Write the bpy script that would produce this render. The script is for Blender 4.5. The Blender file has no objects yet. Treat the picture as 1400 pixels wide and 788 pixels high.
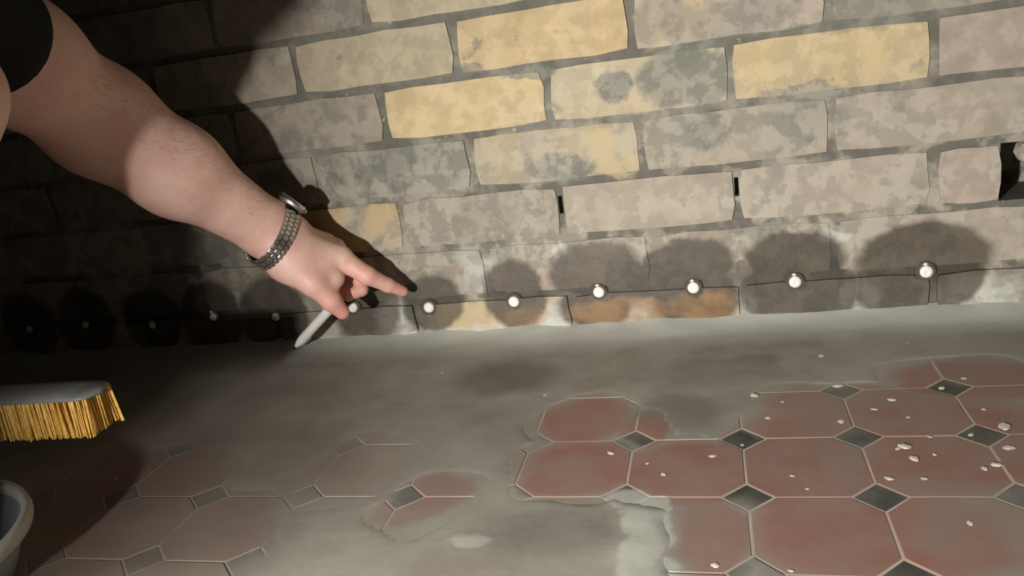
import bpy, bmesh, math, random
import numpy as np
from mathutils import Vector, Matrix, noise as mnoise

random.seed(7); rng = np.random.default_rng(7)
scene = bpy.context.scene
C = scene.collection

# ------------------------------------------------------------------ camera
FPX = 1110.7
CAM = np.array([.2976, -1.0437, .3769])
_y, _p, _r = -.2607, -.2796, -.1389
_f = np.array([math.sin(_y)*math.cos(_p), math.cos(_y)*math.cos(_p), math.sin(_p)])
_ri = np.array([math.cos(_y), -math.sin(_y), 0.]); _up = np.cross(_ri, _f)
_R = _ri*math.cos(_r) + _up*math.sin(_r); _U = -_ri*math.sin(_r) + _up*math.cos(_r)
cd = bpy.data.cameras.new('camera'); cam = bpy.data.objects.new('camera', cd); C.objects.link(cam)
cd.sensor_width = 36; cd.lens = FPX/1400*36; cd.clip_start = .01
M = Matrix(((_R[0], _U[0], -_f[0], CAM[0]), (_R[1], _U[1], -_f[1], CAM[1]), (_R[2], _U[2], -_f[2], CAM[2]), (0, 0, 0, 1)))
cam.matrix_world = M
scene.camera = cam
def _ray(u, v): return _f + _R*(u-700)/FPX + _U*(394-v)/FPX
def at(u, v, Y=0.):
    d = _ray(u, v); return Vector(CAM + d*(Y-CAM[1])/d[1])
def onfloor(u, v, Z=0.):
    d = _ray(u, v); return Vector(CAM + d*(Z-CAM[2])/d[2])

# ------------------------------------------------------------------ light
w = bpy.data.worlds.new('room_dark'); scene.world = w; w.use_nodes = True
w.node_tree.nodes['Background'].inputs[0].default_value = (1., .93, .78, 1)
w.node_tree.nodes['Background'].inputs[1].default_value = .016
ld = bpy.data.lights.new('work_torch', 'SPOT'); lo = bpy.data.objects.new('work_torch', ld); C.objects.link(lo)
lo.location = (-.12, -1.42, .32)
ld.energy = 150; ld.color = (1., .98, .945); ld.shadow_soft_size = .020
ld.spot_size = math.radians(87); ld.spot_blend = 1.
lo.rotation_euler = (Vector((.58, 0, .14))-Vector(lo.location)).to_track_quat('-Z', 'Y').to_euler()
vs = scene.view_settings
vs.view_transform = 'Standard'; vs.look = 'None'; vs.gamma = 1; vs.use_curve_mapping = False
vs.exposure = -.45

# ------------------------------------------------------------------ helpers
def srgb(r, g, b):
    f = lambda c: (c/255/12.92) if c/255 <= .04045 else ((c/255+.055)/1.055)**2.4
    return (f(r), f(g), f(b), 1.)
def tag(o, label=None, cat=None, group=None, kind=None):
    if label: o['label'] = label
    if cat: o['category'] = cat
    if group: o['group'] = group
    if kind: o['kind'] = kind
    return o
def empty(name, loc=(0, 0, 0)):
    o = bpy.data.objects.new(name, None); C.objects.link(o); o.location = loc; o.empty_display_size = .02
    bpy_roots.append(o); return o
bpy_roots = []
def link(name, me, mat=None, parent=None, smooth=False):
    """mesh data in world coordinates; parent keeps the transform"""
    o = bpy.data.objects.new(name, me); C.objects.link(o)
    if mat and not me.materials: me.materials.append(mat)
    if smooth: me.shade_smooth()
    if parent is not None:
        o.parent = parent
        o.matrix_parent_inverse = Matrix.Translation(-Vector(parent.location)) if parent.parent is None else Matrix.Identity(4)
    return o
def pymesh(name, v, f):
    me = bpy.data.meshes.new(name); me.from_pydata([tuple(map(float, q)) for q in v], [], [tuple(map(int, q)) for q in f]); me.update(); return me
def frommesh(name, bm):
    bmesh.ops.recalc_face_normals(bm, faces=bm.faces)
    me = bpy.data.meshes.new(name); bm.to_mesh(me); bm.free(); return me
def basis(z, xh=None):
    z = Vector(z).normalized(); xh = Vector(xh) if xh is not None else (Vector((0, 0, 1)) if abs(z.z) < .9 else Vector((1, 0, 0)))
    x = (xh - z*xh.dot(z)).normalized(); y = z.cross(x)
    return Matrix(((x[0], y[0], z[0]), (x[1], y[1], z[1]), (x[2], y[2], z[2])))
def lathe(prof, n=24, Mx=None):
    """prof: list of (r, h) revolved about local z"""
    bm = bmesh.new(); rings = []
    for r, h in prof:
        if r < 1e-6: rings.append([bm.verts.new((0, 0, h))])
        else: rings.append([bm.verts.new((r*math.cos(2*math.pi*i/n), r*math.sin(2*math.pi*i/n), h)) for i in range(n)])
    for a, b in zip(rings, rings[1:]):
        for i in range(n):
            j = (i+1) % n
            if len(a) == 1 and len(b) > 1: bm.faces.new((a[0], b[i], b[j]))
            elif len(b) == 1 and len(a) > 1: bm.faces.new((a[i], a[j], b[0]))
            elif len(a) > 1: bm.faces.new((a[i], a[j], b[j], b[i]))
    if Mx is not None: bm.transform(Mx)
    return bm
def frame_at(o, R3): return Matrix.Translation(Vector(o)) @ R3.to_4x4()
def bevbox(sx, sy, sz, bev=.001, seg=1):
    bm = bmesh.new(); bmesh.ops.create_cube(bm, size=1); bmesh.ops.scale(bm, vec=(sx, sy, sz), verts=bm.verts)
    if bev: bmesh.ops.bevel(bm, geom=list(bm.edges), offset=bev, segments=seg, affect='EDGES')
    return bm

# ---- node helpers
class NT:
    def __init__(s, tree): s.t = tree
    def n(s, typ, **kw):
        nd = s.t.nodes.new(typ)
        for k, v in kw.items():
            if k.startswith('_'): nd.inputs[int(k[1:])].default_value = v
            else: setattr(nd, k, v)
        return nd
    def l(s, a, b): s.t.links.new(a, b)
    def math(s, op, a, b=None, c=None, clamp=False):
        nd = s.n('ShaderNodeMath', operation=op); nd.use_clamp = clamp
        for i, x in enumerate((a, b, c)):
            if x is None: continue
            if hasattr(x, 'is_linked'): s.l(x, nd.inputs[i])
            else: nd.inputs[i].default_value = x
        return nd.outputs[0]
    def noise(s, vec, scale, detail=3, rough=.55, dist=0., col=False):
        nd = s.n('ShaderNodeTexNoise'); s.l(vec, nd.inputs['Vector'])
        nd.inputs['Scale'].default_value = scale; nd.inputs['Detail'].default_value = detail
        nd.inputs['Roughness'].default_value = rough; nd.inputs['Distortion'].default_value = dist
        return nd.outputs['Color' if col else 0]
    def ramp(s, fac, lo, hi, a=0., b=1.):
        nd = s.n('ShaderNodeMapRange', interpolation_type='SMOOTHSTEP'); s.l(fac, nd.inputs[0])
        nd.inputs[1].default_value = lo; nd.inputs[2].default_value = hi; nd.inputs[3].default_value = a; nd.inputs[4].default_value = b
        return nd.outputs[0]
    def mix(s, fac, a, b, mode='MIX'):
        nd = s.n('ShaderNodeMix', data_type='RGBA', blend_type=mode)
        for i, x in ((0, fac), (6, a), (7, b)):
            if hasattr(x, 'is_linked'): s.l(x, nd.inputs[i])
            else: nd.inputs[i].default_value = x
        return nd.outputs[2]
    def vm(s, op, a, b=None, c=None):
        nd = s.n('ShaderNodeVectorMath', operation=op)
        for i, x in enumerate((a, b, c)):
            if x is None: continue
            if hasattr(x, 'is_linked'): s.l(x, nd.inputs[i])
            else: nd.inputs[i].default_value = x
        return nd.outputs['Value' if op in ('LENGTH', 'DISTANCE') else 'Vector']
    def blobs(s, pos, items, soft=(1.2, .75)):
        """items: (centre(3), radii(3), strength): soft-edged union of ellipses in world space"""
        out = None
        for c, r, st in items:
            iv = tuple(1/x for x in r)
            q = s.vm('MULTIPLY_ADD', pos, iv, tuple(-a*b for a, b in zip(c, iv)))
            m = s.ramp(s.vm('LENGTH', q), soft[0], soft[1], 0., st)
            out = m if out is None else s.math('MAXIMUM', out, m)
        return out
def material(name):
    m = bpy.data.materials.new(name); m.use_nodes = True
    return m, NT(m.node_tree), m.node_tree.nodes['Principled BSDF']
def worldpos(t): return t.n('ShaderNodeNewGeometry').outputs['Position']
def wobble(t, pos, scale, amp):
    c = t.noise(pos, scale, 3, .6, col=True)
    return t.vm('MULTIPLY_ADD', t.vm('SUBTRACT', c, (.5, .5, .5)), (amp,)*3, pos)
def bump(t, b, h, strength, dist):
    nd = t.n('ShaderNodeBump'); nd.inputs['Strength'].default_value = strength; nd.inputs['Distance'].default_value = dist
    t.l(h, nd.inputs['Height']); t.l(nd.outputs[0], b.inputs['Normal'])
def plain(name, col, rough=.6, metal=0., var=.12, scale=60, bmp=0.):
    m, t, b = material(name); pos = worldpos(t)
    n = t.noise(pos, scale, 4); k = t.ramp(n, .3, .7, 1-var, 1+var)
    g = t.n('ShaderNodeCombineColor'); [t.l(k, g.inputs[i]) for i in range(3)]
    t.l(t.mix(1., col, g.outputs[0], 'MULTIPLY'), b.inputs['Base Color'])
    b.inputs['Roughness'].default_value = rough; b.inputs['Metallic'].default_value = metal
    if bmp: bump(t, b, n, .6, bmp)
    return m

# ------------------------------------------------------------------ wall materials
PLUG_PX = [(42, 450), (118, 444), (210, 444), (293, 433), (378, 433), (483, 420), (587, 420), (703, 412), (819, 399), (948, 393), (1087, 385), (1266, 371)]
def wblob(u, v, ru, rv, st=1.):
    c = at(u, v); s = 1/ (FPX/((0-CAM[1])/_ray(u, v)[1]))   # metres per pixel on the wall
    return ((c.x, 0, c.z), (ru*s*1.02, 1., rv*s), st)
STAINS = [wblob(*q) for q in [
    (590, 415, 38, 34), (703, 402, 38, 42), (700, 388, 28, 24), (815, 372, 58, 36), (818, 418, 48, 28), (860, 388, 40, 24), (940, 365, 56, 32), (952, 408, 52, 36),
    (1088, 352, 56, 34), (1092, 400, 70, 40), (1140, 402, 28, 22), (1030, 375, 40, 18, .75), (1262, 355, 72, 46), (1246, 388, 66, 42), (1290, 372, 42, 40),
    (500, 420, 44, 46), (378, 432, 46, 48), (290, 432, 44, 44), (210, 440, 40, 40), (118, 440, 40, 40), (42, 445, 38, 40),
    (640, 520, 1, 1)]]
STAINS = [(c, (r[0]*1.1, 1., r[2]*1.14), st) for c, r, st in STAINS]
GREYS = [wblob(*q) for q in [
    (938, 105, 66, 42), (765, 230, 46, 20), (490, 245, 62, 34), (600, 225, 52, 34), (1110, 170, 50, 26, .9), (960, 180, 44, 26, .8), (840, 118, 24, 22),
    (690, 345, 90, 26, .7), (640, 300, 70, 24, .5), (890, 28, 24, 30, .6), (1010, 25, 70, 28, .65), (1180, 20, 70, 22, .5), (1060, 320, 60, 14, .6),
    (560, 390, 60, 30, .4), (1370, 390, 60, 30, .5), (400, 215, 60, 40, .6), (720, 100, 40, 9, .8), (1090, 128, 60, 14, .8), (640, 95, 20, 10, .8)]]
YELLS = [wblob(*q) for q in [
    (690, 205, 30, 24, .5), (805, 195, 36, 24, .9), (840, 225, 30, 20, .7), (880, 140, 44, 16, .8), (800, 140, 40, 24, .5), (505, 315, 46, 32, .8),
    (640, 432, 70, 22, .8), (900, 30, 30, 32, .7), (955, 20, 34, 26, .6)]]
RUST2 = [wblob(*q) for q in [(850, 425, 70, 20, .95), (960, 418, 46, 22, 1.), (720, 432, 30, 16, .5)]]
RUST = [wblob(*q) for q in [(940, 28, 30, 26, .35), (850, 425, 70, 20, .95), (960, 418, 46, 22, 1.), (720, 432, 30, 16, .5), (690, 428, 24, 12, .5)]]
PALE = [wblob(*q) for q in [
    (760, 434, 24, 22, .9), (868, 432, 16, 16, .8), (1014, 424, 18, 30, .95), (1172, 412, 24, 36, 1.), (540, 440, 28, 30, .9), (1340, 408, 50, 20, .8), (1330, 400, 60, 30, .6),
    (660, 375, 26, 26, .55), (640, 350, 30, 16, .4), (770, 345, 14, 10, .8), (1140, 322, 26, 10, .7), (1120, 440, 200, 14, .7), (640, 455, 140, 10, .8), (470, 470, 60, 14, .5)]]
ng = bpy.data.node_groups.new('wall_weathering', 'ShaderNodeTree')
ng.interface.new_socket('Base', in_out='INPUT', socket_type='NodeSocketColor')
ng.interface.new_socket('Smear', in_out='INPUT', socket_type='NodeSocketFloat')
ng.interface.new_socket('Color', in_out='OUTPUT', socket_type='NodeSocketColor')
ng.interface.new_socket('Wet', in_out='OUTPUT', socket_type='NodeSocketFloat')
ng.interface.new_socket('Height', in_out='OUTPUT', socket_type='NodeSocketFloat')
t = NT(ng); gi = t.n('NodeGroupInput'); go = t.n('NodeGroupOutput')
P0 = worldpos(t); P1 = wobble(t, wobble(t, P0, 22, .030), 75, .012); P2 = wobble(t, wobble(t, P0, 9, .026), 44, .015)
nA = t.noise(P0, 22, 5, .6); nB = t.noise(P0, 90, 4, .6); nC = t.noise(P0, 9, 3, .5); nD = t.noise(P0, 260, 3, .6)
col = gi.outputs['Base']
nE = t.noise(P0, 34, 5, .62, .15); k = t.math('MULTIPLY', t.ramp(nA, .25, .75, .86, 1.12), t.ramp(nE, .44, .56, .92, 1.06))
kk = t.n('ShaderNodeCombineColor'); [t.l(k, kk.inputs[i]) for i in range(3)]
col = t.mix(1., col, kk.outputs[0], 'MULTIPLY')
col = t.mix(t.math('MULTIPLY', t.blobs(P1, YELLS), .85), col, srgb(194, 174, 134))
col = t.mix(t.math('MULTIPLY', t.blobs(P1, RUST), t.ramp(nA, .3, .6, .5, 1.)), col, srgb(166, 130, 88))
# mortar smeared over the bricks
sm = t.math('ADD', t.math('MULTIPLY', nA, .55), t.math('MULTIPLY', nC, .45))
sm = t.ramp(t.math('ADD', sm, t.math('MULTIPLY', gi.outputs['Smear'], .34)), .60, .645)
sm = t.math('MULTIPLY', sm, .7)
gm = t.math('MAXIMUM', sm, t.blobs(P1, GREYS, (1.15, .85)))
mort = t.mix(t.ramp(nE, .46, .54), srgb(112, 112, 103), srgb(136, 133, 121))
col = t.mix(t.math('MULTIPLY', gm, .9), col, mort)
zz = t.n('ShaderNodeSeparateXYZ'); t.l(P0, zz.inputs[0])
wash = t.math('MULTIPLY', t.ramp(t.math('ADD', t.math('MULTIPLY', nC, .5), t.math('MULTIPLY', nA, .5)), .46, .52), t.ramp(zz.outputs[2], .40, .10, .1, .8))
col = t.mix(wash, col, t.mix(t.ramp(nE, .45, .53), srgb(150, 143, 129), srgb(176, 167, 151)))
pl = t.math('MULTIPLY', t.blobs(P1, PALE, (1.2, .6)), t.ramp(nE, .38, .56, .5, 1.))
col = t.mix(pl, col, srgb(196, 195, 184))
fleck = t.ramp(nB, .66, .74, 0., .55); col = t.mix(fleck, col, srgb(196, 188, 168))
pit = t.ramp(nB, .33, .25, 0., .5); col = t.mix(pit, col, srgb(92, 86, 74))
wet = t.blobs(P2, STAINS, (1.16, .90))
wn = t.ramp(nC, .3, .7, .86, 1.)
wet = t.math('MULTIPLY', wet, wn)
col = t.mix(t.math('MULTIPLY', wet, .93), col, t.mix(.38, t.mix(1., col, srgb(104, 94, 80), 'MULTIPLY'), srgb(74, 66, 55)))
col = t.mix(t.math('MULTIPLY', t.blobs(P2, RUST2, (1.2, .8)), t.ramp(nA, .35, .6, .25, .75)), col, srgb(150, 114, 72))
HOLES = [((at(u, v).x, 0, at(u, v).z+.001), (.0115, 1, .0105), 1.) for u, v in PLUG_PX]
col = t.mix(t.math('MULTIPLY', t.blobs(P1, HOLES, (1.25, .8)), .7), col, srgb(52, 46, 38))
t.l(col, go.inputs[0]); t.l(wet, go.inputs[1])
t.l(t.math('ADD', t.math('MULTIPLY', nA, .7), t.math('MULTIPLY', nB, .3)), go.inputs[2])
def wall_mat(name, base=None):
    m, t, b = material(name)
    g = t.n('ShaderNodeGroup'); g.node_tree = ng
    if base is None:
        oi = t.n('ShaderNodeObjectInfo'); t.l(oi.outputs['Color'], g.inputs[0]); t.l(oi.outputs['Alpha'], g.inputs[1])
    else:
        g.inputs[0].default_value = base; g.inputs[1].default_value = .2
    t.l(g.outputs[0], b.inputs['Base Color']); t.l(t.ramp(g.outputs[1], 0, 1, .85, .55), b.inputs['Roughness'])
    bump(t, b, g.outputs[2], .5, .003)
    return m
M_brick = wall_mat('weathered_brick'); M_mortar = wall_mat('lime_mortar', srgb(108, 104, 93))

# ------------------------------------------------------------------ wall
Z6 = .0558; XB = -.012; XL, XR = -1.06, .95
slot_px = [(765, 281), (998, 257)]
hole_rect = (at(1368, 230).x, .80, Z6+.075+.003, Z6+.150-.004)
holes = [hole_rect + (.10,)]
for (u, v) in slot_px:
    p = at(u, v); p.x = XB+.1125+.225*round((p.x-XB-.1125)/.225); holes.append((p.x-.0028, p.x+.0028, p.z-.012, p.z+.012, .03))
def wall_backing():
    y0 = .0032
    xs = sorted({XL, XR} | {h[0] for h in holes} | {h[1] for h in holes}); zs = sorted({0., .72} | {h[2] for h in holes} | {h[3] for h in holes})
    V = []; F = []
    def quad(*p):
        i = len(V); V.extend(p); F.append((i, i+1, i+2, i+3))
    for a, b in zip(xs, xs[1:]):
        for c, d in zip(zs, zs[1:]):
            mx, mz = (a+b)/2, (c+d)/2
            if any(h[0] < mx < h[1] and h[2] < mz < h[3] for h in holes): continue
            quad((a, y0, c), (b, y0, c), (b, y0, d), (a, y0, d))
    for a, b, c, d, dep in holes:
        y1 = y0+dep
        quad((a, y1, c), (b, y1, c), (b, y1, d), (a, y1, d))
        quad((a, y0, c), (a, y1, c), (a, y1, d), (a, y0, d)); quad((b, y1, c), (b, y0, c), (b, y0, d), (b, y1, d))
        quad((a, y0, c), (b, y0, c), (b, y1, c), (a, y1, c)); quad((a, y1, d), (b, y1, d), (b, y0, d), (a, y0, d))
    # the body of the wall behind
    yb = .16
    quad((XL, yb, 0), (XR, yb, 0), (XR, yb, .72), (XL, yb, .72)); quad((XL, y0, 0), (XL, yb, 0), (XL, yb, .72), (XL, y0, .72))
    quad((XR, y0, 0), (XR, yb, 0), (XR, yb, .72), (XR, y0, .72)); quad((XL, y0, .72), (XR, y0, .72), (XR, yb, .72), (XL, yb, .72))
    return pymesh('wall_back', V, F)
wall = tag(link('wall_back', wall_backing(), M_mortar), 'old stained brick wall smeared with grey mortar', kind='structure')

def brick_mesh(L, H, D=.05):
    """front face with irregular, rounded arrises; centre of the face at the origin"""
    nx, nz = max(3, int(L/.04)), 3
    bm = bmesh.new(); g = {}
    for i in range(nx+1):
        for j in range(nz+1):
            x = (i/nx-.5)*L; z = (j/nz-.5)*H
            e = i in (0, nx) or j in (0, nz)
            jx = random.uniform(-.0016, .0016); jz = random.uniform(-.0012, .0012)
            if (i in (0, nx)) and (j in (0, nz)): x *= 1-.004/L; z *= 1-.004/H
            g[i, j] = bm.verts.new((x+jx, (random.uniform(.0003, .0012) if e else random.uniform(-.0007, .0007)), z+jz))
    for i in range(nx):
        for j in range(nz): bm.faces.new((g[i, j], g[i+1, j], g[i+1, j+1], g[i, j+1]))
    ring = [g[i, 0] for i in range(nx+1)] + [g[nx, j] for j in range(1, nz+1)] + [g[i, nz] for i in range(nx-1, -1, -1)] + [g[0, j] for j in range(nz-1, 0, -1)]
    back = [bm.verts.new((v.co.x, D, v.co.z)) for v in ring]
    for i in range(len(ring)):
        j = (i+1) % len(ring); bm.faces.new((ring[j], ring[i], back[i], back[j]))
    me = frommesh('brick', bm); me.materials.append(M_brick); me.shade_smooth(); me.set_sharp_from_angle(angle=.6); return me
variants = [brick_mesh(.2155, .0655) for _ in range(10)]
low_variants = [brick_mesh(.2155, .053) for _ in range(4)]
BEIGE = (160, 149, 132); LIGHT = (172, 160, 143); GREY = (138, 133, 121); YEL = (186, 163, 124); BYEL = (196, 174, 132); CREAM = (184, 170, 142); PINK = (174, 158, 143); RUS = (166, 138, 102)
# tones by row (row 0 lowest) and joint index of the brick's left end
TONE = {
 0: {-2: (GREY, .5), -1: (CREAM, .15), 0: (RUS, .0), 1: (BEIGE, .5), 2: (BEIGE, .4), -3: (BEIGE, .4)},
 1: {-2: (BEIGE, .4), -1: (BEIGE, .35), 0: (PINK, .3), 1: (BEIGE, .35), 2: (LIGHT, .3), -3: (GREY, .5)},
 2: {-2: (YEL, .2), -1: (BEIGE, .45), 0: (LIGHT, .2), 1: (LIGHT, .15), 2: (PINK, .15), -3: (GREY, .4)},
 3: {-1: (GREY, .6), 0: (CREAM, .1), 1: (BEIGE, .35), 2: (LIGHT, .15), -2: (GREY, .3), 3: (PINK, .2)},
 4: {-2: (BEIGE, .35), -1: (BYEL, -.5), 0: (CREAM, .05), 1: (BYEL, -.6), 2: (PINK, .05), 3: (PINK, .2)},
 5: {-1: (CREAM, .0), 0: (YEL, -.4), 1: (PINK, .3), 2: (BEIGE, .3), -2: (BEIGE, .3)},
 6: {-2: (BEIGE, .3), -1: (CREAM, -.1), 0: (BEIGE, .2), 1: (BEIGE, .2), 2: (BEIGE, .25)},
}
for row in range(0, 9):
    z0 = Z6 + .075*(row-1); off = 0. if row % 2 == 1 else .1125
    for k in range(-5, 5):
        x0 = XB + .225*k + off; x1 = x0 + .225
        if x0 < XL+.005 or x1 > XR-.005: continue
        tone, smear = TONE.get(row, {}).get(k, (random.choice([BEIGE, GREY, CREAM, BEIGE]), random.uniform(.1, .5)))
        if row == 2 and k == 2:      # the broken brick beside the opening
            xe = hole_rect[0]; me = brick_mesh(xe-x0-.005, .0655); cx = (x0+.005+xe)/2
        elif row == 0: me = random.choice(low_variants); cx = (x0+x1)/2
        else: me = random.choice(variants); cx = (x0+x1)/2
        if row == 2 and k == 3: continue
        if x1 > hole_rect[0] and row == 2 and k > 2: continue
        b = link('brick', me, None, wall)
        cz = z0 + .0375 if row else Z6 - .005 - .0265
        b.location = (cx, random.uniform(-.0012, .001) - (.003 if row == 0 else 0), cz)
        b.rotation_euler = (0, math.radians(random.uniform(-.25, .25)), 0)
        j = random.uniform(.95, 1.05); c = srgb(*[min(255, q*j) for q in tone])
        b.color = (c[0], c[1], c[2], smear)
# a broken stub of brick inside the opening
def rock(r, seed, sq=(1, 1, 1), sub=2):
    bm = bmesh.new(); bmesh.ops.create_icosphere(bm, subdivisions=sub, radius=1)
    for v in bm.verts:
        n = 1 + .38*mnoise.noise(v.co*1.3 + Vector((seed*7.1, seed*3.3, 0)))
        v.co = Vector((v.co.x*sq[0], v.co.y*sq[1], v.co.z*sq[2]))*r*n
    return frommesh('chip', bm)
stub = link('brick_stub', rock(.022, 3, (1.1, 1.2, .8)), M_brick, wall); stub.location = (hole_rect[0]+.046, .022, hole_rect[3]-.016); stub.color = srgb(190, 184, 166)[:3]+(.1,)

# ------------------------------------------------------------------ floor
def fblob(u, v, ru, rv, st=1.):
    c = onfloor(u, v); a = onfloor(u+ru, v); b = onfloor(u, v-rv); b2 = onfloor(u, v+rv)
    return ((c.x, c.y, 0), ((a-c).length, (b-b2).length/2, 1.), st)
BARE = [fblob(*q) for q in [
    (1240, 600, 230, 66, .95), (1330, 520, 110, 26, .95), (1150, 550, 110, 24, .8), (1100, 640, 120, 60, .95), (1200, 730, 190, 70, .95), (945, 645, 110, 42, 1.),
    (790, 640, 80, 38, 1.), (800, 574, 56, 30, 1.), (975, 730, 50, 56, .8), (1390, 700, 80, 60, .55), (590, 675, 50, 26, .62), (560, 700, 46, 20, .5),
    (150, 690, 130, 60, .36), (60, 760, 120, 50, .36), (250, 740, 110, 60, .30), (480, 640, 60, 40, .2), (880, 590, 30, 22, .9), (1012, 605, 30, 20, 1.)]]
PLASTER = [fblob(*q) for q in [(880, 705, 34, 34, 1.), (884, 745, 32, 40, .95), (890, 785, 40, 30, .8), (862, 680, 30, 14, .9), (902, 690, 20, 16, .9), (640, 740, 30, 8, .5)]]
BLOTCH_SHADE = [fblob(*q) for q in [(330, 640, 170, 80, .7), (420, 560, 120, 40, .4), (250, 730, 160, 50, .6), (690, 515, 70, 24, .8), (760, 720, 110, 34, .5), (930, 565, 60, 28, .5), (960, 510, 90, 18, .4), (640, 600, 120, 60, .25), (282, 678, 34, 16, .7), (1030, 495, 40, 12, .5)]]  # left patches paint floor shade into the dust; the rest are blotches
def floor_group():
    g = bpy.data.node_groups.new('floor_dirt_shade', 'ShaderNodeTree')
    g.interface.new_socket('Base', in_out='INPUT', socket_type='NodeSocketColor')
    g.interface.new_socket('Color', in_out='OUTPUT', socket_type='NodeSocketColor')
    g.interface.new_socket('Bare', in_out='OUTPUT', socket_type='NodeSocketFloat')
    g.interface.new_socket('Height', in_out='OUTPUT', socket_type='NodeSocketFloat')
    t = NT(g); gi = t.n('NodeGroupInput'); go = t.n('NodeGroupOutput')
    P0 = worldpos(t); P1 = wobble(t, P0, 20, .035)
    nA = t.noise(P0, 14, 4, .6); nB = t.noise(P0, 70, 4, .6); nC = t.noise(P0, 6, 3)
    bare = t.blobs(P1, BARE, (1.32, .78))
    film = t.ramp(nA, .36, .70, .06, .5)            # thin dust left on the bare tiles
    keep = t.math('MULTIPLY', bare, t.math('SUBTRACT', 1., film))
    dust = t.mix(t.ramp(nC, .3, .7), srgb(148, 143, 131), srgb(164, 160, 148))
    dust = t.mix(t.ramp(nA, .4, .7, 0., .5), dust, srgb(136, 120, 110))
    dust = t.mix(t.math('MULTIPLY', t.blobs(P1, BLOTCH_SHADE, (1.4, .5)), .75), dust, srgb(86, 77, 68))
    yy = t.n('ShaderNodeSeparateXYZ'); t.l(P1, yy.inputs[0])
    strip = t.math('MULTIPLY', t.ramp(yy.outputs[1], -.095, -.04), t.ramp(yy.outputs[0], -.5, .1, .4, .9))
    dust = t.mix(strip, dust, srgb(196, 197, 187))
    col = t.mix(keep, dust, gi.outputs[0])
    col = t.mix(t.math('MULTIPLY', t.blobs(P1, PLASTER, (1.15, .8)), .9), col, srgb(186, 186, 174))
    col = t.mix(t.ramp(nB, .68, .76, 0., .35), col, srgb(176, 168, 154))
    t.l(col, go.inputs[0]); t.l(bare, go.inputs[1]); t.l(t.math('ADD', nA, t.math('MULTIPLY', nB, .4)), go.inputs[2])
    return g
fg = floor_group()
def floor_mat(name, c1, c2, rough=.55, bd=.0015):
    m, t, b = material(name); g = t.n('ShaderNodeGroup'); g.node_tree = fg
    oi = t.n('ShaderNodeObjectInfo'); n = t.noise(worldpos(t), 34, 4)
    c = t.mix(t.math('ADD', t.math('MULTIPLY', oi.outputs['Random'], .6), t.math('MULTIPLY', n, .4)), c1, c2)
    t.l(c, g.inputs[0]); t.l(g.outputs[0], b.inputs['Base Color'])
    t.l(t.ramp(g.outputs[1], 0, 1, .85, rough), b.inputs['Roughness']); bump(t, b, g.outputs[2], .22, bd)
    return m
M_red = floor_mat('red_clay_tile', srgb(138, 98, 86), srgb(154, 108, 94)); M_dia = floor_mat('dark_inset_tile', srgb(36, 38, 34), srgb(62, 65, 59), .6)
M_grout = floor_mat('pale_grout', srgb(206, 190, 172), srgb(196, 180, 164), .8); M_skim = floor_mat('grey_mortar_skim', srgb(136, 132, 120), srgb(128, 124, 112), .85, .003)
FX0, FX1, FY0, FY1 = -1.06, .95, -1.5, .0026
fl = pymesh('floor', [(FX0, FY0, -.0004), (FX1, FY0, -.0004), (FX1, FY1, -.0004), (FX0, FY1, -.0004), (FX0, FY0, -.05), (FX1, FY0, -.05), (FX1, FY1, -.05), (FX0, FY1, -.05)],
            [(0, 1, 2, 3), (4, 7, 6, 5), (0, 4, 5, 1), (1, 5, 6, 2), (2, 6, 7, 3), (3, 7, 4, 0)])
floor = tag(link('floor', fl, M_grout), 'old tiled floor of red octagons and dark diamonds under grey dust', kind='structure')
TP, TX, TY = .102, .3086, -.326
CUT = .214*TP; J = .0009
def prism(poly, th=.006, bev=.0007):
    n = len(poly); V = []; F = []
    V += [(x*(1-bev/math.hypot(x, y)), y*(1-bev/math.hypot(x, y)), 0) for x, y in poly]
    V += [(x, y, -bev*.6) for x, y in poly]; V += [(x, y, -th) for x, y in poly]
    F.append(tuple(range(n)))
    for a in (0, n):
        for i in range(n): F.append((a+n+i, a+n+(i+1) % n, a+(i+1) % n, a+i))
    return V, F
h = TP/2 - J; c_ = CUT
OCT = [(h, -(h-c_+J)), (h, h-c_+J), (h-c_+J, h), (-(h-c_+J), h), (-h, h-c_+J), (-h, -(h-c_+J)), (-(h-c_+J), -h), (h-c_+J, -h)]
d_ = CUT - 1.6*J
me_oct = pymesh('tile', *prism(OCT)); me_oct.materials.append(M_red)
me_dia = pymesh('inset_tile', *prism([(d_, 0), (0, d_), (-d_, 0), (0, -d_)])); me_dia.materials.append(M_dia)
for i in range(-13, 6):
    for j in range(-4, 4):
        ox, oy = TX+TP*(i+.5), TY-TP*(j+.5)
        if FX0+.05 < ox < FX1-.05 and oy < -.05:
            o = link('tile', me_oct, None, floor); o.location = (ox, oy, random.uniform(-.0002, .0002)); o.rotation_euler = (random.uniform(-.002, .002), random.uniform(-.002, .002), random.uniform(-.004, .004))
        dx, dy = TX+TP*i, TY-TP*j
        if FX0+.03 < dx < FX1-.03 and dy < -.02:
            o = link('inset_tile', me_dia, None, floor); o.location = (dx, dy, random.uniform(-.0003, .0002)); o.rotation_euler = (0, 0, random.uniform(-.03, .03))
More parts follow.
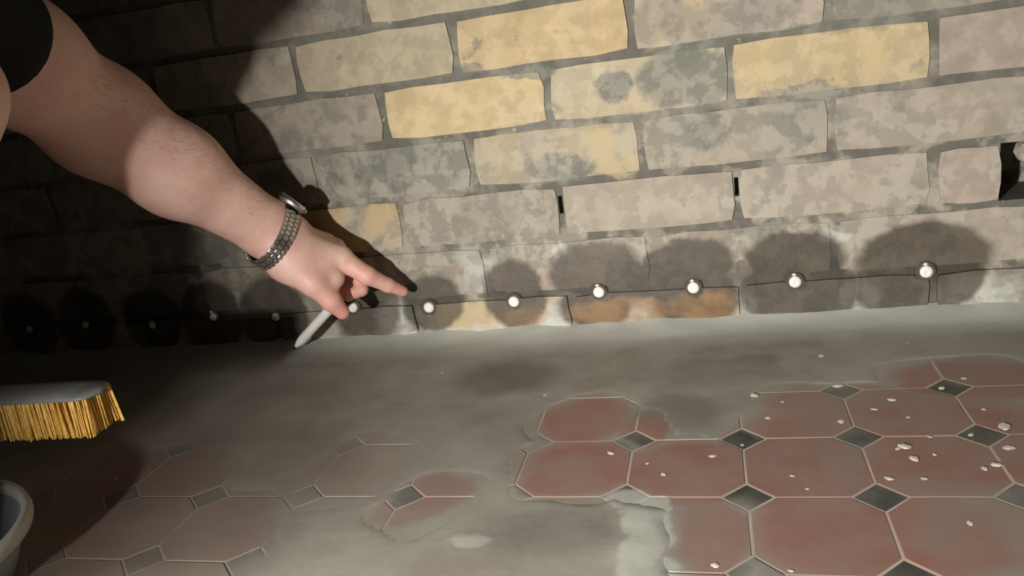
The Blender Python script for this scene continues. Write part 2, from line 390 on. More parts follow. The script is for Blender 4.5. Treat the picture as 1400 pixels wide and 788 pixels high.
# mortar skim lying over the tiles, thick against the wall
def skim_mesh():
    st = .006; X = np.arange(FX0+.01, FX1-.01, st); Y = np.append(np.arange(-.80, -.002, st), .002)
    V = []; idx = {}
    def blob(p, L, s0, s1):
        m = 0
        for c, r, s in L:
            q = math.hypot((p[0]-c[0])/r[0], (p[1]-c[1])/r[1]); u = min(1, max(0, (s0-q)/(s0-s1))); m = max(m, s*u*u*(3-2*u))
        return m
    for a, x in enumerate(X):
        for b, y in enumerate(Y):
            p = Vector((x, y, 0)); n1 = mnoise.noise(p*16); n2 = mnoise.noise(p*45+Vector((9, 2, 4))); n3 = mnoise.noise(p*7+Vector((3, 1, 1)))
            q = (x+.02*n1, y+.02*mnoise.noise(p*16+Vector((5, 5, 5))))
            bare = blob(q, BARE, 1.35, .95); thick = blob(q, PLASTER, 1.2, .7)
            z = .0004 + .00012*n1 - .0030*min(1, bare*1.5) + .0012*thick*(1+.5*n2)
            d = -y; wd = .050 + .014*n3 + .008*n1
            if d < wd: s = 1-d/wd; z = max(z, 0.0) + s*s*(.010 + .004*n1 + .0015*n2)
            V.append((x, y, z)); idx[a, b] = len(V)-1
    nb = len(Y); F = []
    for a in range(len(X)-1):
        for b in range(nb-1):
            q = (a*nb+b, (a+1)*nb+b, (a+1)*nb+b+1, a*nb+b+1)
            if max(V[i][2] for i in q) > -.0015: F.append(q)
    return pymesh('mortar_skim', V, F)
sk = link('mortar_skim', skim_mesh(), M_skim, floor, True); sk['kind'] = 'stuff'

# ------------------------------------------------------------------ injection plugs along the wall foot
M_plug = plain('white_plastic', srgb(238, 236, 226), .35, var=.03); M_hole = plain('drill_dust_dark', srgb(84, 76, 64), .9)
ordn = ['leftmost', 'second', 'third', 'fourth', 'fifth']
RY = basis((0, -1, 0), (0, 0, 1))
for k, (u, v) in enumerate(PLUG_PX):
    p = at(u, v); nm = [
        'white plug in the dark wall foot, leftmost of the row', 'white plug in the dark wall foot, second from the left', 'white plug in the dark wall foot, third from the left',
        'white plug in a damp patch, fourth from the left', 'white plug just left of the hand and marker', 'white plug half hidden behind the thumb of the pointing hand',
        'white plug just right of the pointing fingertip', 'white plug in small damp patch, second right of the fingertip', 'white plug above orange brick, third right of the fingertip',
        'white plug above rusty brick, fourth right of the fingertip', 'white plug in large damp patch, second from the right end', 'white plug in round damp patch, rightmost of the row'][k]
    e = tag(empty('wall_plug', p), nm, 'plug', 'white plugs in the drilled row')
    rx = .0078 if k > 4 else .0062
    Mx = frame_at((p.x, -.0005, p.z), RY)
    link('cap', frommesh('cap', lathe([(rx*.98, 0), (rx, .0016), (rx*.92, .0034), (rx*.6, .0046), (rx*.28, .0050), (rx*.22, .0043), (0, .0042)], 20, Mx)), M_plug, e, True)
    link('hole_collar', frommesh('hole_collar', lathe([(rx*1.55, -.001), (rx*1.4, .0012), (rx*1.08, .0016), (rx*1.0, -.002)], 20, Mx)), M_hole, e, True)
    link('stem', frommesh('stem', lathe([(rx*.7, -.03), (rx*.7, .0005)], 14, Mx)), M_plug, e, True)
    if k in (3, 8, 9, 10, 11):  # white nub stands in for the hole's chipped edge catching light
        bm = bevbox(.006, .004, .0035, .0012, 2); bm.transform(Matrix.Translation((p.x-.001, -.003, p.z+rx+.0022)))
        link('lit_chip', frommesh('lit_chip', bm), M_plug, e, True)

# ------------------------------------------------------------------ organic meshes: smooth unions of tapered limbs
def surface_nets(vol):
    s = vol < 0; nx, ny, nz = vol.shape
    acc = np.zeros((nx-1, ny-1, nz-1, 3), np.float32); cnt = np.zeros((nx-1, ny-1, nz-1), np.float32)
    cor = [(i, j, k) for i in (0, 1) for j in (0, 1) for k in (0, 1)]
    sl = lambda o: tuple(slice(o[a], vol.shape[a]-1+o[a]) for a in range(3))
    for c in cor:
        for ax in range(3):
            if c[ax]: continue
            d = list(c); d[ax] = 1
            a, b = vol[sl(c)], vol[sl(d)]; m = s[sl(c)] != s[sl(d)]
            I = np.nonzero(m); tt = a[I]/(a[I]-b[I])
            p = np.repeat(np.array([c], np.float32), len(tt), 0); p[:, ax] += tt
            acc[I] += p; cnt[I] += 1
    act = np.nonzero(cnt); vid = -np.ones(cnt.shape, np.int64); vid[act] = np.arange(len(act[0]))
    V = np.stack(act, -1) + acc[act]/cnt[act][:, None]
    F = []
    for ax in range(3):
        o1, o2 = [a for a in range(3) if a != ax]
        A = [slice(None)]*3; B = [slice(None)]*3; A[ax] = slice(0, -1); B[ax] = slice(1, None)
        m = s[tuple(A)] != s[tuple(B)]; I = np.stack(np.nonzero(m), -1)
        ok = (I[:, o1] > 0) & (I[:, o2] > 0) & (I[:, o1] < vol.shape[o1]-1) & (I[:, o2] < vol.shape[o2]-1); I = I[ok]
        def cell(d1, d2):
            q = I.copy(); q[:, o1] += d1; q[:, o2] += d2; return vid[q[:, 0], q[:, 1], q[:, 2]]
        Q = np.stack([cell(-1, -1), cell(0, -1), cell(0, 0), cell(-1, 0)], -1)
        fl_ = s[I[:, 0], I[:, 1], I[:, 2]]
        if ax == 1: fl_ = ~fl_
        Q[~fl_] = Q[~fl_][:, ::-1]; F.append(Q)
    return V, np.concatenate(F)
def limbs(caps, res, R3=None, cut=None):
    """caps: (a, b, ra, rb, k) -> vertices, faces in world space. R3: 3x3 frame for the grid. cut: (point, normal, k) planes removing the +normal side"""
    Rm = np.eye(3) if R3 is None else np.array(R3)
    pts = []
    for a, b, ra, rb, k in caps:
        for q, r in ((a, ra), (b, rb)): pts += [np.array(q)@Rm - r, np.array(q)@Rm + r]
    lo_ = np.min(pts, 0) - 4*res - .006; hi_ = np.max(pts, 0) + 4*res + .006
    n = np.ceil((hi_-lo_)/res).astype(int)+1
    vol = np.full(n, 1., np.float32); ax = [lo_[i]+res*np.arange(n[i]) for i in range(3)]
    for a, b, ra, rb, k in caps:
        A, B = np.array(a)@Rm, np.array(b)@Rm; rm = max(ra, rb)+k+.012
        i0 = np.clip(np.floor((np.minimum(A, B)-rm-lo_)/res).astype(int), 0, n-1); i1 = np.clip(np.ceil((np.maximum(A, B)+rm-lo_)/res).astype(int)+1, 1, n)
        g = np.meshgrid(*[ax[q][i0[q]:i1[q]] for q in range(3)], indexing='ij', sparse=True)
        ab = B-A; L2 = max(ab@ab, 1e-12)
        tt = np.clip(((g[0]-A[0])*ab[0]+(g[1]-A[1])*ab[1]+(g[2]-A[2])*ab[2])/L2, 0, 1)
        d = np.sqrt((g[0]-A[0]-tt*ab[0])**2+(g[1]-A[1]-tt*ab[1])**2+(g[2]-A[2]-tt*ab[2])**2) - (ra+tt*(rb-ra))
        S = tuple(slice(i0[q], i1[q]) for q in range(3)); o = vol[S]
        hh = np.clip(.5+.5*(o-d)/k, 0, 1)
        vol[S] = o*(1-hh)+d*hh-k*hh*(1-hh)
    if cut:
        g = np.meshgrid(*ax, indexing='ij', sparse=True)
        for p, nrm, k in cut:
            P_, N_ = np.array(p)@Rm, np.array(nrm)@Rm
            d = (g[0]-P_[0])*N_[0]+(g[1]-P_[1])*N_[1]+(g[2]-P_[2])*N_[2]
            hh = np.clip(.5-.5*(vol-d)/k, 0, 1); vol = d*hh+vol*(1-hh)+k*hh*(1-hh)
    V, F = surface_nets(vol)
    return (V*res+lo_)@Rm.T, F
def npmesh(name, V, F):
    me = bpy.data.meshes.new(name); me.vertices.add(len(V)); me.vertices.foreach_set('co', np.asarray(V, np.float32).ravel())
    F = np.asarray(F, np.int32); me.loops.add(F.size); me.loops.foreach_set('vertex_index', F.ravel())
    me.polygons.add(len(F)); me.polygons.foreach_set('loop_start', np.arange(0, F.size, 4, dtype=np.int32)); me.polygons.foreach_set('loop_total', np.full(len(F), 4, np.int32))
    me.update(calc_edges=True); me.validate(); me.shade_smooth(); return me

# ------------------------------------------------------------------ person: pointing arm
def P(u, v, Y): return np.array(at(u, v, Y))
WR = P(368, 315, -.105)                  # wrist
EL = P(138, 166, -.235)                  # elbow
HM = P(26, 84, -.335)                    # where the sleeve ends
adir = (WR-EL)/np.linalg.norm(WR-EL)
view = WR-CAM; view /= np.linalg.norm(view)
side = np.cross(adir, view); side /= np.linalg.norm(side)      # across the arm as seen
if side@_U < 0: side = -side
SH = HM + (HM-EL)/np.linalg.norm(HM-EL)*.13
caps = []
# forearm: two bones' worth of muscle side by side, then the belly near the elbow
def two(a, b, ra, rb, sa, sb, k=.02):
    caps.append((a+side*sa, b+side*sb, ra, rb, k)); caps.append((a-side*sa, b-side*sb, ra, rb, k))
mid = EL+(WR-EL)*.42
two(WR, mid, .0245, .0350, .0105, .0135, .03); two(mid, EL, .0350, .0415, .0135, .0135, .04); two(EL, HM, .0410, .0425, .014, .0125, .04); two(HM, SH, .0425, .046, .0125, .012, .04)
# palm
pw = P(392, 330, -.095)
two(WR, pw, .0245, .024, .0105, .013)
IM = P(464, 353, -.075); MM = P(458, 340, -.052); RM = P(446, 332, -.034); PM = P(428, 328, -.020)
for q, r, s in ((IM, .0145, P(396, 338, -.105)), (MM, .0145, P(394, 326, -.088)), (RM, .0135, P(388, 320, -.075)), (PM, .012, P(382, 320, -.062))):
    caps.append((s, q, .021, r, .016))
# thumb side: ball of the thumb, thumb, web
TC = P(396, 356, -.113); TM = P(428, 387, -.118); TI = P(453, 412, -.113); TT = P(468, 427, -.106)
caps += [(P(385, 336, -.108), TC, .025, .0285, .016), (TC, TM, .0285, .018, .014), (TM, TI, .0155, .0132, .006), (TI, TT, .0132, .0098, .004)]
caps += [(P(415, 352, -.100), P(456, 381, -.095), .026, .0145, .014), (P(420, 345, -.095), IM, .023, .0145, .012)]
# index, pointing
IP = P(502, 377, -.072); ID = P(530, 390, -.052); IT = P(551, 398.5, -.038)
caps += [(IM, IP, .0150, .0122, .006), (IP, ID, .0122, .0096, .004), (ID, IT, .0096, .0070, .004)]
# middle, ring and little fingers curled round the marker
MP_ = P(489, 370, -.046); MD = P(494, 396, -.058); MT = P(476, 405, -.072)
RP = P(474, 366, -.024); RD = P(482, 394, -.038); RT = P(464, 404, -.058)
PP = P(452, 358, -.012); PD = P(464, 384, -.024); PT = P(450, 396, -.046)
for a, b, c, d, r in ((MM, MP_, MD, MT, .0100), (RM, RP, RD, RT, .0096), (PM, PP, PD, PT, .0086)):
    caps += [(a, b, r*1.2, r, .005), (b, c, r, r*.92, .003), (c, d, r*.92, r*.8, .003)]
ax_ = adir; s2 = side; n2 = np.cross(ax_, s2)
V1, F1 = limbs(caps, .0017, np.stack([ax_, s2, n2], -1))
# other arm (holding the brush), neck and head: outside the frame but for the edge of the forearm
BR_Y = -.47                              # depth of the brush
SHR = np.array([-.50, -.93, .50]); ELR = P(-92, 128, -.52); HR = P(-135, 560, BR_Y)
hw = HR + (ELR-HR)/np.linalg.norm(ELR-HR)*.075
caps2 = [(SHR, ELR, .052, .045, .02), (ELR, ELR+(hw-ELR)*.4, .047, .043, .02), (ELR+(hw-ELR)*.4, hw, .043, .026, .02), (hw, HR+np.array([-.012, 0, .022]), .026, .024, .015)]
for q in range(4):
    x = -.030+.019*q; b0 = HR+np.array([x, -.004, .026])
    caps2 += [(b0, HR+np.array([x, -.024, .010]), .010, .0095, .006), (HR+np.array([x, -.024, .010]), HR+np.array([x, -.020, -.012]), .0095, .009, .003), (HR+np.array([x, -.020, -.012]), HR+np.array([x, .000, -.020]), .009, .008, .003)]
caps2 += [(HR+np.array([-.03, .01, .024]), HR+np.array([.005, .022, .006]), .013, .011, .006), (HR+np.array([.005, .022, .006]), HR+np.array([.026, .018, -.012]), .011, .009, .003)]
NK = np.array([-.40, -.76, .575]); HD = np.array([-.36, -.75, .74])
V2, F2 = limbs(caps2, .004)
fdir = np.array([.86, -.3, -.4]); fdir /= np.linalg.norm(fdir); lat = np.cross(fdir, [0, 0, 1]); lat /= np.linalg.norm(lat); hup = np.cross(lat, fdir)
hc = [(NK-np.array([0, 0, .05]), HD-hup*.05-fdir*.02, .058, .052, .02), (HD+hup*.02-fdir*.02, HD+hup*.02-fdir*.01, .093, .09, .02), (HD+fdir*.02, HD-hup*.07+fdir*.045, .072, .045, .03),
      (HD-hup*.085+fdir*.055, HD-hup*.09+fdir*.06, .028, .026, .02), (HD+fdir*.085+hup*.01, HD+fdir*.106-hup*.025, .010, .014, .01), (HD+fdir*.09-hup*.055, HD+fdir*.092-hup*.06, .018, .016, .01)]
for s in (-1, 1): hc += [(HD+lat*s*.078-hup*.005-fdir*.01, HD+lat*s*.084-hup*.03-fdir*.005, .016, .010, .006), (HD+lat*s*.032+fdir*.078+hup*.022, HD+lat*s*.028+fdir*.08+hup*.022, .016, .016, .008)]
V3, F3 = limbs(hc, .005)
def skin_mat():
    m, t, b = material('skin'); pos = worldpos(t)
    n = t.noise(pos, 28, 4); n2 = t.noise(pos, 130, 3)
    c = t.mix(t.ramp(n, .3, .7), srgb(234, 184, 168), srgb(242, 200, 182))
    c = t.mix(t.ramp(n2, .5, .8, 0., .22), c, srgb(206, 142, 122))
    # redder towards the finger ends
    red = t.blobs(pos, [(tuple(q), (.03, .03, .03), s) for q, s in ((IT, 1.), (IP, .6), (TT, .9), (TI, .5), (MD, .8))], (1.4, .2))
    c = t.mix(t.math('MULTIPLY', red, .55), c, srgb(212, 126, 108))
    t.l(c, b.inputs['Base Color']); b.inputs['Roughness'].default_value = .52
    b.inputs['Subsurface Weight'].default_value = .12; b.inputs['Subsurface Radius'].default_value = (.006, .002, .001); b.inputs['Subsurface Scale'].default_value = 1.
    bump(t, b, n2, .25, .0008); return m
M_skin = skin_mat()
person = tag(empty('person', (-.6, -.72, 0)), 'person in a black short-sleeved shirt pointing at the wall foot, holding a marker', 'person')
Vall = np.concatenate([V1, V2, V3]); Fall = np.concatenate([F1, F2+len(V1), F3+len(V1)+len(V2)])
body = link('body', npmesh('body', Vall, Fall), M_skin, person)
# fine dark hair on the forearm
nv = np.empty(len(body.data.vertices)*3, np.float32); body.data.vertices.foreach_get('normal', nv); nv = nv.reshape(-1, 3)[:len(V1)]
along = (V1-EL)@adir/np.linalg.norm(WR-EL)
cand = np.nonzero((along > -.2) & (along < .93) & ((nv@side) > rng.uniform(0, .9, len(V1))))[0]
hv, hf = [], []
for i in rng.choice(cand, 1500, replace=False):
    p0 = V1[i]; d = adir*rng.uniform(.5, 1.)+nv[i]*rng.uniform(.2, .5)+side*rng.uniform(-.4, .6); d /= np.linalg.norm(d); L = rng.uniform(.004, .010)
    wv = np.cross(d, nv[i]); wv = wv/np.linalg.norm(wv)*.00008; p1 = p0+d*L*.5; p2 = p0+d*L-nv[i]*L*.12; j = len(hv)
    hv += [p0-wv, p0+wv, p1+wv, p1-wv, p2]; hf += [(j, j+1, j+2, j+3), (j+3, j+2, j+4)]
M_ah = plain('arm_hair', srgb(104, 72, 54), .7)
ah = link('arm_hair', pymesh('arm_hair', hv, hf), M_ah, person); ah['kind'] = 'stuff'
# clothing
M_tee = plain('black_cotton', (.004, .004, .0045, 1), .9, var=.2); M_trs = plain('dark_work_trousers', (.012, .012, .014, 1), .9)
M_hair = plain('dark_hair', (.012, .009, .007, 1), .7); M_shoe = plain('dark_shoe', (.02, .02, .02, 1), .7)
hn = (HM-EL)/np.linalg.norm(HM-EL)
HIP = np.array([-.68, -.78, .27]); CH = np.array([-.47, -.77, .42])
tc = [(HIP, CH, .135, .15, .05), (CH, NK-np.array([.02, 0, .05]), .14, .085, .05), (CH+np.array([.0, .03, .07]), SH, .085, .068, .04), (CH+np.array([0, -.06, .07]), SHR, .09, .075, .04),
      (SH, HM+hn*.042, .066, .0625, .03), (SHR, SHR+(ELR-SHR)*.5, .072, .066, .03)]
Vt, Ft = limbs(tc, .007, None, [(HM-hn*.004, -hn, .006)] if False else None)
link('t_shirt', npmesh('t_shirt', Vt, Ft), M_tee, person)
lg = []  # unseen legs; raised shin and knee shaped to cast the shadow at left
LH, LK, LA = np.array([-.66, -.73, .28]), np.array([-.206, -.79, .440]), np.array([-.352, -.79, .08])
RH_, RK, RA = np.array([-.69, -.85, .24]), np.array([-.46, -.96, .085]), np.array([-.86, -.96, .06])
LS = np.array([-.312, -.80, .36])
lg += [(LH, LK, .095, .070, .02), (LS, LK, .060, .062, .015), (LS, LA, .062, .052, .02), (RH_, RK, .095, .072, .03), (RK, RA, .066, .048, .03)]
lg.append((np.array([-.68, -.73, .25]), np.array([-.69, -.83, .24]), .12, .12, .04))
Vl, Fl = limbs(lg, .008); link('trousers', npmesh('trousers', Vl, Fl), M_trs, person)
for a, hd in ((LA+[0, 0, -.03], np.array([.9, -.3, 0])), (RA+[0, 0, -.012], np.array([-1., 0, 0]))):
    Vs, Fs = limbs([(a-hd*.03, a+hd*.05, .048, .046, .02), (a+hd*.05, a+hd*.15+[0, 0, -.012], .043, .034, .02)], .006)
    link('shoe', npmesh('shoe', Vs, Fs), M_shoe, person)
Vh, Fh = limbs([(HD+hup*.035-fdir*.03, HD+hup*.04-fdir*.015, .094, .088, .02), (HD-hup*.03-fdir*.07, HD+hup*.02-fdir*.05, .05, .08, .03)], .006)
link('hair', npmesh('hair', Vh, Fh), M_hair, person)

M_eye = plain('eye', (.5, .48, .45, 1), .2); M_iris = plain('iris', (.03, .02, .015, 1), .2); M_lip = plain('lip', srgb(186, 110, 100), .5)
def ball(c, r, sq=(1, 1, 1)):
    bm = bmesh.new(); bmesh.ops.create_uvsphere(bm, u_segments=14, v_segments=9, radius=r)
    for v in bm.verts: v.co = Vector(fdir)*v.co.x*sq[0] + Vector(lat)*v.co.y*sq[1] + Vector(hup)*v.co.z*sq[2] + Vector(c)
    return bm
for sd in (-1, 1):
    ec = HD+lat*sd*.031+fdir*.083+hup*.004
    link('eye', frommesh('eye', ball(ec, .0125, (1, 1.1, .7))), M_eye, person, True); link('iris', frommesh('iris', ball(ec+fdir*.009, .0055, (.8, 1, 1))), M_iris, person, True)
    link('eyebrow', frommesh('eyebrow', ball(ec+hup*.020+fdir*.006, .014, (.4, 1.3, .28))), M_hair, person, True)
link('mouth', frommesh('mouth', ball(HD+fdir*.103-hup*.060, .018, (.45, 1.2, .35))), M_lip, person, True)

# ------------------------------------------------------------------ wristwatch
M_steel = plain('brushed_steel', (.70, .68, .65, 1), .36, 1., .1, 200); M_glass, tg, bg = material('watch_crystal')
bg.inputs['Base Color'].default_value = (.01, .01, .012, 1); bg.inputs['Roughness'].default_value = .05
M_dark = plain('dark_steel_gap', (.05, .048, .045, 1), .5, .6)
WC = WR + adir*.004
rel = V1-WC; al = rel@adir; near = np.abs(al) < .008
nn = np.cross(adir, side)                # completes the ring frame
if nn@view > 0: nn = -nn                 # nn points at the camera
th = np.arctan2(rel[near]@side, rel[near]@nn); rr = np.hypot(rel[near]@side, rel[near]@nn)
NB = 72; rad = np.zeros(NB)
for q in range(NB):
    c0 = -math.pi+2*math.pi*(q+.5)/NB; m = np.abs((th-c0+math.pi) % (2*math.pi)-math.pi) < .12; rad[q] = rr[m].max() if m.any() else .03
rad = np.convolve(np.r_[rad[-3:], rad, rad[:3]], np.ones(7)/7, 'valid')
rfun = lambda a: np.interp((a+math.pi) % (2*math.pi), 2*math.pi*(np.arange(NB+2)-.5)/NB, np.r_[rad[-1], rad, rad[0]])
ring = lambda a, o=0.: WC + (nn*math.cos(a)+side*math.sin(a))*(rfun(a)+o)
watch = tag(empty('wristwatch', tuple(WC)), 'steel wristwatch with link bracelet on the pointing arm', 'watch')
CASE_A = math.radians(87)               # mostly on the upper side, turned a little away from the camera
# arc length parametrisation
aa = np.linspace(CASE_A, CASE_A+2*math.pi, 721); pp = np.array([ring(a, .0015) for a in aa]); sl_ = np.r_[0, np.cumsum(np.linalg.norm(np.diff(pp, axis=0), axis=1))]
TOT = sl_[-1]; half = .019; pitch = .0070
def ringframe(s):
    a = np.interp(s, sl_, aa); p = ring(a, .0018); q = ring(a+.03, .0018); tdir = q-p; tdir /= np.linalg.norm(tdir); nrm = np.cross(tdir, adir); nrm *= np.sign(nrm@(p-WC))
    return p, tdir, nrm
lmesh = {}
for nm, wd in (('outer', .0066), ('centre', .0078)):
    lmesh[nm] = frommesh('link', bevbox(wd, pitch*.92, .0034, .0011, 2)); lmesh[nm].materials.append(M_steel)
nl = int((TOT-2*half)/pitch)
for q in range(nl):
    for colm, offs, kind in ((-1, 0, 'outer'), (0, .5, 'centre'), (1, 0, 'outer')):
        s = half+pitch*(q+.5+offs)+.0005
        if s > TOT-half: continue
        p, td, nr = ringframe(s); o = link('bracelet_link', lmesh[kind], None, watch)
        x_ = Vector(adir); y_ = Vector(td); z_ = x_.cross(y_)
        o.matrix_parent_inverse = Matrix.Identity(4)
        Mx = Matrix(((x_[0], y_[0], z_[0], 0), (x_[1], y_[1], z_[1], 0), (x_[2], y_[2], z_[2], 0), (0, 0, 0, 1)))
        o.matrix_basis = Matrix.Translation(Vector(p+adir*colm*.0076)-Vector(WC)) @ Mx
bv = []; bf = []
for q in range(60):
    p, td, nr = ringframe(TOT*q/60)
    for e in (-1, 1): bv.append(p-nr*.0012+adir*e*.0096)
for q in range(60): bf.append((2*q, 2*q+1, (2*q+3) % 120, (2*q+2) % 120))
link('bracelet_backing', pymesh('bracelet_backing', bv, bf), M_dark, watch, True)
p, td, nr = ringframe(.00001); Rw = basis(nr, adir)
Mx = frame_at(p-nr*.001, Rw)
link('case', frommesh('case', lathe([(0, 0), (.0165, 0), (.019, .002), (.0195, .005), (.0190, .0085), (.0178, .0098), (.0172, .0094)], 36, Mx)), M_steel, watch, True)
link('crystal', frommesh('crystal', lathe([(.0173, .0092), (.015, .0100), (0, .0104)], 36, Mx)), M_glass, watch, True)
bm = lathe([(0, 0), (.0028, 0), (.003, .0006), (.003, .0030), (.0024, .0036), (0, .0036)], 14); bm.transform(frame_at(p+nr*.004+adir*.0192, basis(adir)))
link('crown', frommesh('crown', bm), M_steel, watch, True)

# ------------------------------------------------------------------ marker held in the fist
M_mark = plain('white_marker_plastic', srgb(232, 230, 218), .4, var=.04); M_nib = plain('black_felt', (.008, .008, .008, 1), .8)
m0 = P(401, 478, -.062); m1 = P(466, 406, -.066); md = (m1-m0)/np.linalg.norm(m1-m0); ml = np.linalg.norm(m1-m0)
mk = tag(empty('marker_pen', tuple(m0)), 'slim white marker pen gripped in the pointing hand', 'marker')
Mx = frame_at(m0, basis(md))
link('barrel', frommesh('barrel', lathe([(.0022, .007), (.0042, .012), (.0060, .018), (.0066, .026), (.0068, ml-.004), (.0058, ml), (0, ml)], 20, Mx)), M_mark, mk, True)
link('nib', frommesh('nib', lathe([(0, -.001), (.0014, 0), (.0022, .004), (.0023, .0075)], 12, Mx)), M_nib, mk, True)

# ------------------------------------------------------------------ hand brush
M_blk = plain('grey_brush_back', srgb(120, 122, 118), .5, var=.1); M_bri, t, b = material('yellow_bristle')
n = t.noise(worldpos(t), 260, 3); t.l(t.mix(t.ramp(n, .3, .7), srgb(226, 168, 62), srgb(244, 206, 112)), b.inputs['Base Color']); b.inputs['Roughness'].default_value = .5
b0 = P(140, 536, BR_Y); b1 = P(-140, 552, BR_Y)
bx = (b0-b1); blen = np.linalg.norm(bx); bx /= blen
bz = np.array([0, 0, 1.]) - bx*bx[2]; bz /= np.linalg.norm(bz); by = np.cross(bz, bx)
brush = tag(empty('hand_brush', tuple(b0)), 'hand brush with yellow bristles and grey back at the left edge', 'brush')
def bpt(x, y, z): return b0 + bx*x + by*y + bz*z
BM = Matrix(((bx[0], by[0], bz[0], b0[0]), (bx[1], by[1], bz[1], b0[1]), (bx[2], by[2], bz[2], b0[2]), (0, 0, 0, 1)))
bm = bmesh.new(); NS = 26; secs = []
for q in range(NS+1):
    x = -.165*q/NS; e = 1-max(0, (x+.014)/.014)**2 if x > -.014 else 1.
    hw = .021*math.sqrt(max(.04, e)) if x > -.13 else .021-.009*min(1, (-x-.13)/.03); zt = .0075 - .004*max(0, (x+.03)/.03)
    secs.append([bm.verts.new((x, hw*math.cos(a)*(1 if abs(math.sin(a)) < .9 else 1), (zt if math.sin(a) > 0 else .003)*math.sin(a)+.001)) for a in np.linspace(0, 2*math.pi, 14, endpoint=False)])
for a, c in zip(secs, secs[1:]):
    for i in range(14): bm.faces.new((a[i], a[(i+1) % 14], c[(i+1) % 14], c[i]))
bm.faces.new(secs[0]); bm.faces.new(secs[-1][::-1]); bm.transform(BM)
link('brush_back', frommesh('brush_back', bm), M_blk, brush, True)
hl = lathe([(0, 0), (.010, .002), (.0115, .02), (.0105, .06), (.012, .1), (.009, .118), (0, .122)], 16)
hl.transform(BM @ Matrix.Translation((-.155, 0, .002)) @ basis((-1, 0, 0)).to_4x4()); link('handle', frommesh('handle', hl), M_blk, brush, True)
def tuft(seed):
    r_ = random.Random(seed); V = []; F = []
    for s in range(11):
        a = r_.uniform(0, 6.28); q = math.sqrt(r_.random())*.0026; x0, y0 = q*math.cos(a), q*math.sin(a)
        fx, fy = x0*.3+r_.uniform(-.0012, .0012), y0*.3+r_.uniform(-.0012, .0012); L = r_.uniform(.0345, .0375); i = len(V)
        for k_, (tz, rd) in enumerate(((0, .00062), (-.5, .0006), (-1, .0005))):
            for c in range(3):
                an = 2.094*c+a; V.append((x0+fx*-tz+rd*math.cos(an), y0+fy*-tz+rd*math.sin(an), tz*L))
        for lv in (0, 3):
            for c in range(3): d = (c+1) % 3; F.append((i+lv+c, i+lv+d, i+lv+3+d, i+lv+3+c))
        F.append((i+6, i+7, i+8))
    me = pymesh('tuft', V, F); me.materials.append(M_bri); return me
tufts = [tuft(s) for s in range(6)]
for q in range(20):
    for r in range(5):
        o = link('tuft', random.choice(tufts), None, brush); o.matrix_parent_inverse = Matrix.Identity(4)
        off = bpt(-.0075-.0073*q-(.0035 if r % 2 else 0), -.0145+.00725*r, 0)-b0
        Rb = BM.to_3x3().to_4x4()
        o.matrix_basis = Matrix.Translation(Vector(off)) @ Rb @ Matrix.Rotation(math.radians(random.uniform(-2.5, 2.5)+(-3 if r == 0 else 3 if r == 4 else 0)), 4, 'X') @ Matrix.Rotation(math.radians(random.uniform(-2, 2)+(0)), 4, 'Y') @ Matrix.Rotation(random.uniform(0, 6.28), 4, 'Z')

# ------------------------------------------------------------------ bucket at the corner
M_buck = plain('grey_blue_plastic', srgb(150, 160, 162), .5, var=.06); M_rim = plain('pale_plastic_rim', srgb(206, 206, 194), .45, var=.05)
BH = .054
q1, q2, q3 = [np.array(onfloor(*q, BH))[:2] for q in ((0, 657), (41, 692), (2, 748))]
A = np.array([q2-q1, q3-q1])*2; bb = np.array([q2@q2-q1@q1, q3@q3-q1@q1]); cc = np.linalg.solve(A, bb); br = float(np.linalg.norm(cc-q1))
print('bucket', cc, br)
buck = tag(empty('bucket', (cc[0], cc[1], 0)), 'grey plastic tub with pale rim cut off by the lower left corner', 'bucket')
Mx = Matrix.Translation((cc[0], cc[1], 0))
link('tub', frommesh('tub', lathe([(0, .0012), (br*.78, .0012), (br*.82, .004), (br*.97, BH-.004), (br*.955, BH-.004), (br*.80, .0065), (br*.76, .0045), (0, .0045)], 48, Mx)), M_buck, buck, True)
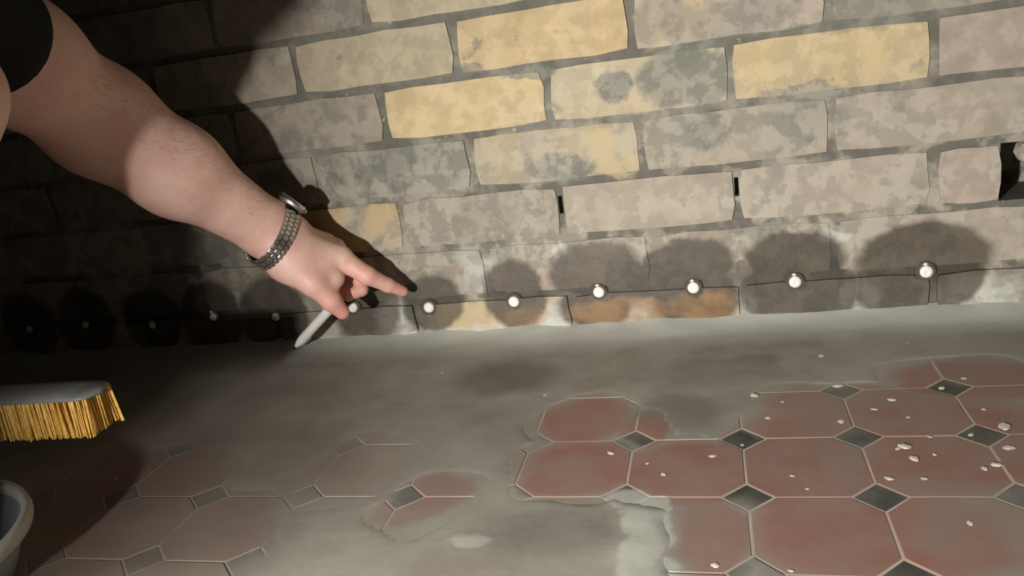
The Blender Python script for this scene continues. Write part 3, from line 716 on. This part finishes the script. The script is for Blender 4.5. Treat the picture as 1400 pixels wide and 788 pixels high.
link('rim', frommesh('rim', lathe([(br*.94, BH-.009), (br*.945, BH), (br*.97, BH+.0022), (br, BH+.001), (br*1.01, BH-.006), (br*1.0, BH-.011), (br*.965, BH-.012)], 48, Mx)), M_rim, buck, True)

# ------------------------------------------------------------------ crumbs of plaster on the floor
M_crumb = plain('white_plaster', srgb(222, 212, 196), .9, var=.08)
CR = [(605, 510, 5), (835, 620, 9), (1123, 487, 9), (1146, 528, 11), (1287, 531, 9), (1318, 518, 8), (1220, 547, 9), (1195, 560, 8), (1242, 571, 6), (1236, 611, 15), (1250, 628, 13), (1228, 614, 8), (1263, 655, 9),
      (1216, 655, 10), (1327, 595, 8), (1373, 584, 17), (1378, 613, 15), (1362, 636, 13), (1346, 641, 10), (1326, 716, 9), (1104, 669, 6), (1083, 651, 7), (975, 624, 9), (907, 649, 8), (1050, 572, 8), (1032, 541, 14),
      (978, 774, 11), (1081, 781, 8), (1015, 609, 6), (1150, 577, 10), (1070, 550, 5), (1272, 598, 6), (1278, 622, 6), (745, 541, 6), (1345, 560, 6), (885, 634, 5), (160, 655, 4), (1240, 470, 6)]
for k, (u, v, s) in enumerate(CR):
    p = onfloor(u, v); sc = (p-Vector(CAM)).dot(Vector(_f))/FPX
    r = s*sc*.5
    me = rock(r, k+11, (1.35, .95, .15), 1); me.materials.append(M_crumb)
    o = link('plaster_crumb', me); o.location = (p.x, p.y, r*.10); o.rotation_euler = (0, 0, random.uniform(0, 3.1))
    own = {(605, 510): 'lone white crumb on grey floor below the pointing fingertip', (1123, 487): 'white crumb on grey mortar below the second plug from the right',
           (1240, 470): 'white crumb on grey mortar below the rightmost plug', (745, 541): 'tiny white crumb at the upper edge of the topmost bare red tile',
           (160, 655): 'tiny pale crumb on the dim floor right of the tub', (835, 620): 'white crumb on the leftmost bare red tile',
           (1373, 584): 'largest white plaster flake, by the right edge of the red tiles', (1236, 611): 'long white plaster flake between two dark diamonds on the right'}
    tag(o, own.get((u, v), 'small white plaster crumb among others on the bare red tiles'), 'crumb', 'plaster crumbs on the floor')
